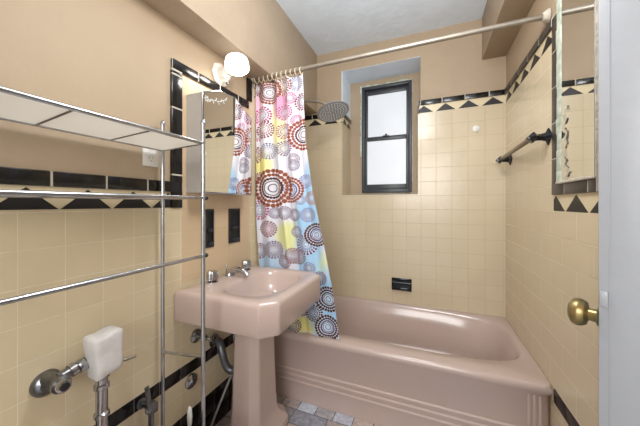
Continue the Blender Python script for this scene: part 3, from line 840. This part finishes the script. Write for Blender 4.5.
mb = MB(); mb.cyl((*FP(1), 1.022), (*FP(0), 1.022), .0062, M['rackm'], 14); mb.build('towel_bar', rk)
for k in (0, 1):
    mb = MB(); mb.cyl((*FP(k), .64), (*BP(k), .585), .0058, M['rackm'], 12); mb.build('side_rung', rk)
    mb = MB(); mb.cyl((*FP(k), .12), (*BP(k), .12), .0058, M['rackm'], 12); mb.build('side_rung', rk)

# ------------------------------------------------------------------ flush valve and toilet
fv = thing('flush_valve', 'chrome toilet flush valve mounted on the left wall under the rack', 'flush valve', (XL, .45, .68))
mb = MB(); mb.lathe([(.038, 0), (.037, .007), (.030, .016), (.022, .022)], (XL+.001, .448, .672), (1, 0, .06), M['dullchrome'], 32); mb.build('wall_flange', fv)
mb = MB(); mb.lathe([(.020, .01), (.020, .075), (.0235, .08), (.0235, .098), (.019, .104)], (XL, .448, .688), (1, -.05, .05), M['dullchrome'], 24)
mb.build('stop_body', fv)
mb = MB(); cc = Vector((XL+.105, .443, .693)); mb.lathe([(.019, 0), (.018, .008), (.011, .010)], cc, (1, -.1, .05), M['chrome'], 24)
mb.lathe([(.012, .009), (.011, .015), (.004, .017)], cc, (1, -.1, .05), M['dark'], 20); mb.build('stop_cap', fv)
mb = MB(); zc = .708
mb.cyl((-1.02, .45, .700), (-1.02, .535, zc+.01), .0145, M['dullchrome'], 18)
for y0, w in ((.478, .014), (.498, .017), (.516, .012)):
    mb.cyl((-1.02, y0, zc-.004), (-1.02, y0+w, zc), .0205, M['chrome'], 12)
mb.build('coupling', fv)
mb = MB(); mb.lathe([(.02, -.09), (.026, -.075), (.026, -.02), (.029, 0), (.029, .035), (.024, .05), (.010, .058)], (-1.015, .562, .73), (0, 0, 1), M['chrome'], 24); mb.build('valve_body', fv)
mb = MB(); mb.cyl((-1.015, .562, .40), (-1.015, .562, .65), .0175, M['chrome'], 20)
for z0 in (.635, .60, .505): mb.lathe([(.0178, 0), (.0225, .004), (.0225, .016), (.0178, .02)], (-1.015, .562, z0), (0, 0, 1), M['chrome'], 20)
mb.build('flush_pipe', fv)
mb = MB(); mb.cyl((-1.0, .58, .672), (-.985, .655, .668), .0048, M['rod'], 12, r1=.0062); mb.build('flush_handle', fv)
# white cover draped over it
mb = MB(); rings = []; n = 40
random.seed(3)
for i, (z, a, b2) in enumerate([(.664, .028, .033), (.668, .031, .037), (.69, .033, .039), (.72, .034, .040), (.76, .034, .042), (.785, .034, .044), (.796, .032, .043), (.800, .024, .036)]):
    row = []
    for k in range(n):
        t_ = 2*PI*k/n; c, s = math.cos(t_), math.sin(t_); q = 1/((abs(c)/a)**9+(abs(s)/b2)**9)**(1/9)
        q *= 1+.03*math.sin(5*t_+i*.8)+.02*random.random()
        row.append((-.988+q*c, .555+q*s+.004*math.sin(i), z+(.003*math.sin(3*t_) if i > 4 else .004*math.sin(2*t_+1)*(i < 2))))
    rings.append(row)
mb.loft(rings, M['blob'], True, True, True)
tag(mb.build('plastic_cover', angle=60), 'crumpled white plastic cover wrapped over the toilet flush valve', 'plastic cover')

# toilet bowl (its tap-side fittings reach into the frame)
tl = thing('toilet', 'pink toilet bowl beneath the flush valve at the left wall', 'toilet', (-.78, .45, 0))
mb = MB(); rings = []
for (cx_, a, b2, z) in [(-.82, .20, .11, 0), (-.82, .20, .11, .03), (-.83, .17, .09, .1), (-.82, .19, .11, .2), (-.79, .24, .16, .3), (-.775, .265, .18, .36), (-.775, .27, .185, .385), (-.775, .262, .178, .392), (-.755, .20, .13, .39), (-.755, .19, .12, .35), (-.77, .13, .08, .25), (-.79, .04, .03, .2)]:
    rings.append([(cx_+a*math.cos(2*PI*k/48), .52+b2*math.sin(2*PI*k/48), z) for k in range(48)])
mb.loft(rings, M['pink'], True, True, True); mb.build('bowl', tl, angle=50)

# wall tap left of the rack post
wt = thing('water_tap', 'small grey metal lever tap on the left wall beside the rack post', 'tap', (XL, .73, .4))
mb = MB(); mb.lathe([(.022, 0), (.02, .005), (.011, .008), (.011, .05)], (XL+.001, .745, .405), (1, 0, 0), M['dullchrome'], 20)
mb.box((-1.045, .728, .384), (-1.008, .764, .424), M['dullchrome'], .006); mb.cyl((-1.027, .745, .33), (-1.027, .745, .39), .011, M['dullchrome']); mb.build('tap_body', wt)
mb = MB(); mb.obox((-1.008, .722, .452), ((1, 0, 0), (0, 1, .15), (0, -.15, 1)), (.0045, .0085, .062), M['dullchrome'], .003); mb.cyl((-1.03, .735, .405), (-1.006, .72, .415), .009, M['dullchrome']); mb.build('lever', wt)

# toilet brush
tb = thing('toilet_brush', 'toilet brush with a white handle standing by the rack post', 'toilet brush', (-.985, .895, 0))
mb = MB(); mb.lathe([(.05, 0), (.055, .01), (.045, .09), (.048, .1), (.04, .1), (.036, .02)], (-.985, .895, 0), (0, 0, 1), M['white'], 24); mb.build('holder', tb)
mb = MB(); mb.cyl((-.985, .895, .02), (-.985, .895, .25), .004, M['dullchrome']); mb.lathe([(.005, .22), (.009, .235), (.0115, .27), (.009, .305), (.003, .316)], (-.985, .895, 0), (0, 0, 1), M['white'], 16); mb.build('handle', tb)
mb = MB(); mb.sphere((-.985, .895, .06), .026, M['white'], (1, 1, 1.3)); mb.build('bristles', tb)

# ------------------------------------------------------------------ right wall things
tbr = thing('towel_bar', 'bronze towel bar with black diamond-ended posts on the right shower wall', 'towel bar', (XR, 1.88, 1.53))
def post(y, z):
    mb = MB()
    mb.lathe([(.040, 0), (.037, .006), (.020, .013), (.015, .03), (.015, .055)], (XR-.0005, y, z), (-1, 0, 0), M['blackcer'], 4)
    mb.obox((XR-.062, y, z), ((1, 0, 1), (0, 1, 0), (-1, 0, 1)), (.018, .018, .018), M['blackcer'], .003)
    mb.build('bar_post', tbr)
post(1.535, 1.527); post(2.15, 1.517)
mb = MB(); mb.obox((XR-.062, 1.842, 1.522), ((0, 1, -.0163), (1, 0, 0), (0, .0163, 1)), (.325, .0085, .0085), M['barm'], .001); mb.build('bar', tbr)
for y_, z_, dr_ in ((1.512, 1.527, -1), (2.171, 1.517, 1)):
    mb = MB(); mb.lathe([(.018, 0), (.0135, .012*1), (.001, .026)], (XR-.062, y_, z_), (0, dr_, 0), M['blackcer'], 4)
    mb.build('diamond_finial', tbr)

wm = thing('wall_mirror', 'mirror with a chipped pale green edge on the right wall', 'mirror', (XR, 1.27, 1.30))
mb = MB(); mb.box((XR-.012, DY1+.012, 1.308), (XR+.001, 1.374, 2.32), M['plaster']); mb.build('backing', wm)
mb = MB(); mb.box((XR-.0145, DY1+.013, 1.312), (XR-.0118, 1.372, 2.31), M['mirror']); mb.build('mirror_glass', wm)
mb = MB(); random.seed(11)
z = 1.302
while z < 2.3:
    h = .03+random.random()*.05; w = random.random()*.007
    mb.box((XR-.0145-random.random()*.002, 1.372, z), (XR-.002, 1.416+w, min(z+h, 2.31)), M['greenedge'], .003); z += h*.96
mb.build('side_edge', wm, label='chipped pale green painted edge')
mb = MB(); y = DY1+.012
while y < 1.40:
    h = random.random()*.006; mb.box((XR-.020, y, 1.3025), (XR-.002, min(y+.04, 1.418), 1.311+h), M['plaster'], .003); y += .036
mb.build('bottom_edge', wm, label='rough plaster bottom edge')
mb = MB(); M['desil'] = pmat('peeling mirror silver', (92, 88, 76), .6, noise=.3, nscale=60); M['desil2'] = pmat('peeled mirror backing', (196, 190, 166), .6, noise=.2, nscale=60)
pts = []; z = 1.325
while z < 1.60:
    pts.append((XR-.0149, 1.338-.028*math.sin((z-1.32)*2.2)+random.uniform(-.015, .015)-(.03 if z < 1.36 else 0), z)); z += .016
for a, b2 in zip(pts, pts[1:]):
    if random.random() < .25: continue
    mb.tube([a, b2], .0022+random.random()*.0015, M['desil'], 5)
for k in range(90):
    p = pts[random.randrange(len(pts)-1)]
    mb.sphere((XR-.0146, p[1]+random.uniform(0, .028), p[2]+random.uniform(-.01, .01)), .0035+random.random()*.004, M['desil2'], (.15, 1, 1.4), 8)
mb.build('peeling_silver', wm, label='flaking patch of mirror silver')

# soap dish
sd_ = thing('soap_dish', 'black ceramic soap dish set in the back wall tiles above the tub', 'soap dish', (-.2, D, .515))
mb = MB(); x0, x1, z0, z1 = -.278, -.122, .517, .617
mb.box((x0, D-.010, z1-.018), (x1, D+.001, z1), M['blackcer'], .004); mb.box((x0, D-.010, z0), (x0+.014, D+.001, z1), M['blackcer'], .004); mb.box((x1-.014, D-.010, z0), (x1, D+.001, z1), M['blackcer'], .004)
mb.box((x0, D-.010, z0), (x1, D+.001, z0+.016), M['blackcer'], .004); mb.box((x0+.01, D-.004, z0+.01), (x1-.01, D-.0005, z1-.01), M['dark']); mb.build('surround', sd_)
mb = MB(); mb.box((x0+.008, D-.034, z0+.018), (x1-.008, D-.003, z0+.030), M['blackcer'], .004); mb.build('tray', sd_)
mb = MB(); mb.cyl((x0+.006, D-.026, z1-.032), (x1-.006, D-.026, z1-.032), .011, M['blackcer']); 
for x in (x0+.004, x1-.012): mb.box((x, D-.034, z1-.044), (x+.010, D-.002, z1-.02), M['blackcer'], .003)
mb.build('grab_rail', sd_)
# hook
hk = thing('wall_hook', 'small white plastic hook stuck on the back wall tiles', 'hook', (.327, D, 1.76))
mb = MB(); mb.lathe([(.024, 0), (.023, .004), (.013, .009)], (.327, D-.0005, 1.775), (0, -1, 0), M['white'], 20); mb.build('suction_cup', hk)
mb = MB(); mb.tube([(.327, D-.005, 1.778), (.327, D-.018, 1.776), (.327, D-.022, 1.765), (.327, D-.022, 1.755), (.327, D-.030, 1.750), (.327, D-.034, 1.758)], .004, M['white'], 8, smooth=1); mb.build('hook_arm', hk)

# ------------------------------------------------------------------ closet door standing ajar at the right
PHI = math.radians(34)
E0 = Vector((.3475, .785, 0))            # left corner of the leading edge
dirv = Vector((math.sin(PHI), math.cos(PHI), 0)); nv = Vector((math.cos(PHI), -math.sin(PHI), 0)); zv = Vector((0, 0, 1))
LEN, TH, DH = .375, .072, 2.62
dr = bpy.data.objects.new('door_1', None); COL.objects.link(dr); dr.location = (E0.x, E0.y, 0); dr['kind'] = 'structure'
def dbox(mb, a0, a1, t0, t1, z0, z1, mat, bev=.003):
    c = E0+dirv*((a0+a1)/2)+nv*((t0+t1)/2)+zv*((z0+z1)/2)
    mb.obox(c, (dirv, nv, zv), ((a1-a0)/2, (t1-t0)/2, (z1-z0)/2), mat, bev)
mb = MB(); dbox(mb, 0, LEN, 0, TH, .01, 2.56, M['door'], .004)
# paint ridges on the leading edge, stiles and panel mouldings on the near face
dbox(mb, -.0012, .002, .0165, .0185, .01, 2.55, M['door'], .001)
for t in (.30,): dbox(mb, t, t+.018, TH-.001, TH+.008, .2, 2.4, M['door'], .003)
for z_ in (.2, 1.0, 1.12, 2.38): dbox(mb, .2, .318, TH-.001, TH+.008, z_, z_+.018, M['door'], .003)
mb.build('door_leaf', dr)
KZ = CAMH-.252
mb = MB(); kc = E0+dirv*.012+zv*KZ
mb.lathe([(.021, 0), (.020, .002), (.0145, .003), (.0135, .016), (.0165, .018), (.026, .021), (.0305, .029), (.031, .036), (.028, .044), (.018, .050), (.003, .052)], kc, -nv, M['brass'], 28)
mb.build('door_knob', dr)
mb = MB(); c = E0+dirv*-.003+nv*.010+zv*(KZ+.045); mb.obox(c, (dirv, nv, zv), (.006, .007, .017), M['door'], .003); mb.build('latch_bolt', dr)

# ------------------------------------------------------------------ lights
def area(name, loc, size, power, col, rot):
    l = bpy.data.lights.new(name, 'AREA'); l.energy = power; l.color = col; l.size = size[0]; l.shape = 'RECTANGLE'; l.size_y = size[1]
    o = bpy.data.objects.new(name, l); COL.objects.link(o); o.location = loc; o.rotation_euler = rot; return o
l = bpy.data.lights.new('unseen_overhead_light', 'POINT'); l.energy = 20; l.color = (1, .985, .97); l.shadow_soft_size = .16  # unseen light without a fixture, set forward to brighten ceiling and shower
o = bpy.data.objects.new('unseen_overhead_light', l); COL.objects.link(o); o.location = (-.1, .85, 2.22)
area('hall_fill', (-.1, -1.3, 1.7), (1.0, 1.0), 20, (1, .985, .97), (math.radians(84), 0, 0))  # added fill light behind the camera, facing into the room through the doorway

w = bpy.data.worlds.new('World'); scene.world = w; w.use_nodes = True
bg = w.node_tree.nodes['Background']; bg.inputs[0].default_value = (.92, .96, 1, 1); bg.inputs[1].default_value = .8

# ------------------------------------------------------------------ camera
cam = bpy.data.cameras.new('camera'); co = bpy.data.objects.new('camera', cam); COL.objects.link(co)
co.location = (0, 0, CAMH); co.rotation_euler = (PI/2, 0, YAW_)
cam.sensor_width = 36; cam.lens = 36*F_/640
cam.shift_x = (320-CX_)/640; cam.shift_y = -(213-CY_)/640
cam.clip_start = .02
scene.camera = co
scene.view_settings.view_transform = 'Standard'; scene.view_settings.look = 'None'
scene.view_settings.exposure = 0.78; scene.view_settings.gamma = 1; scene.view_settings.use_curve_mapping = False
scene.cycles.max_bounces = 10; scene.cycles.diffuse_bounces = 6; scene.cycles.use_denoising = True
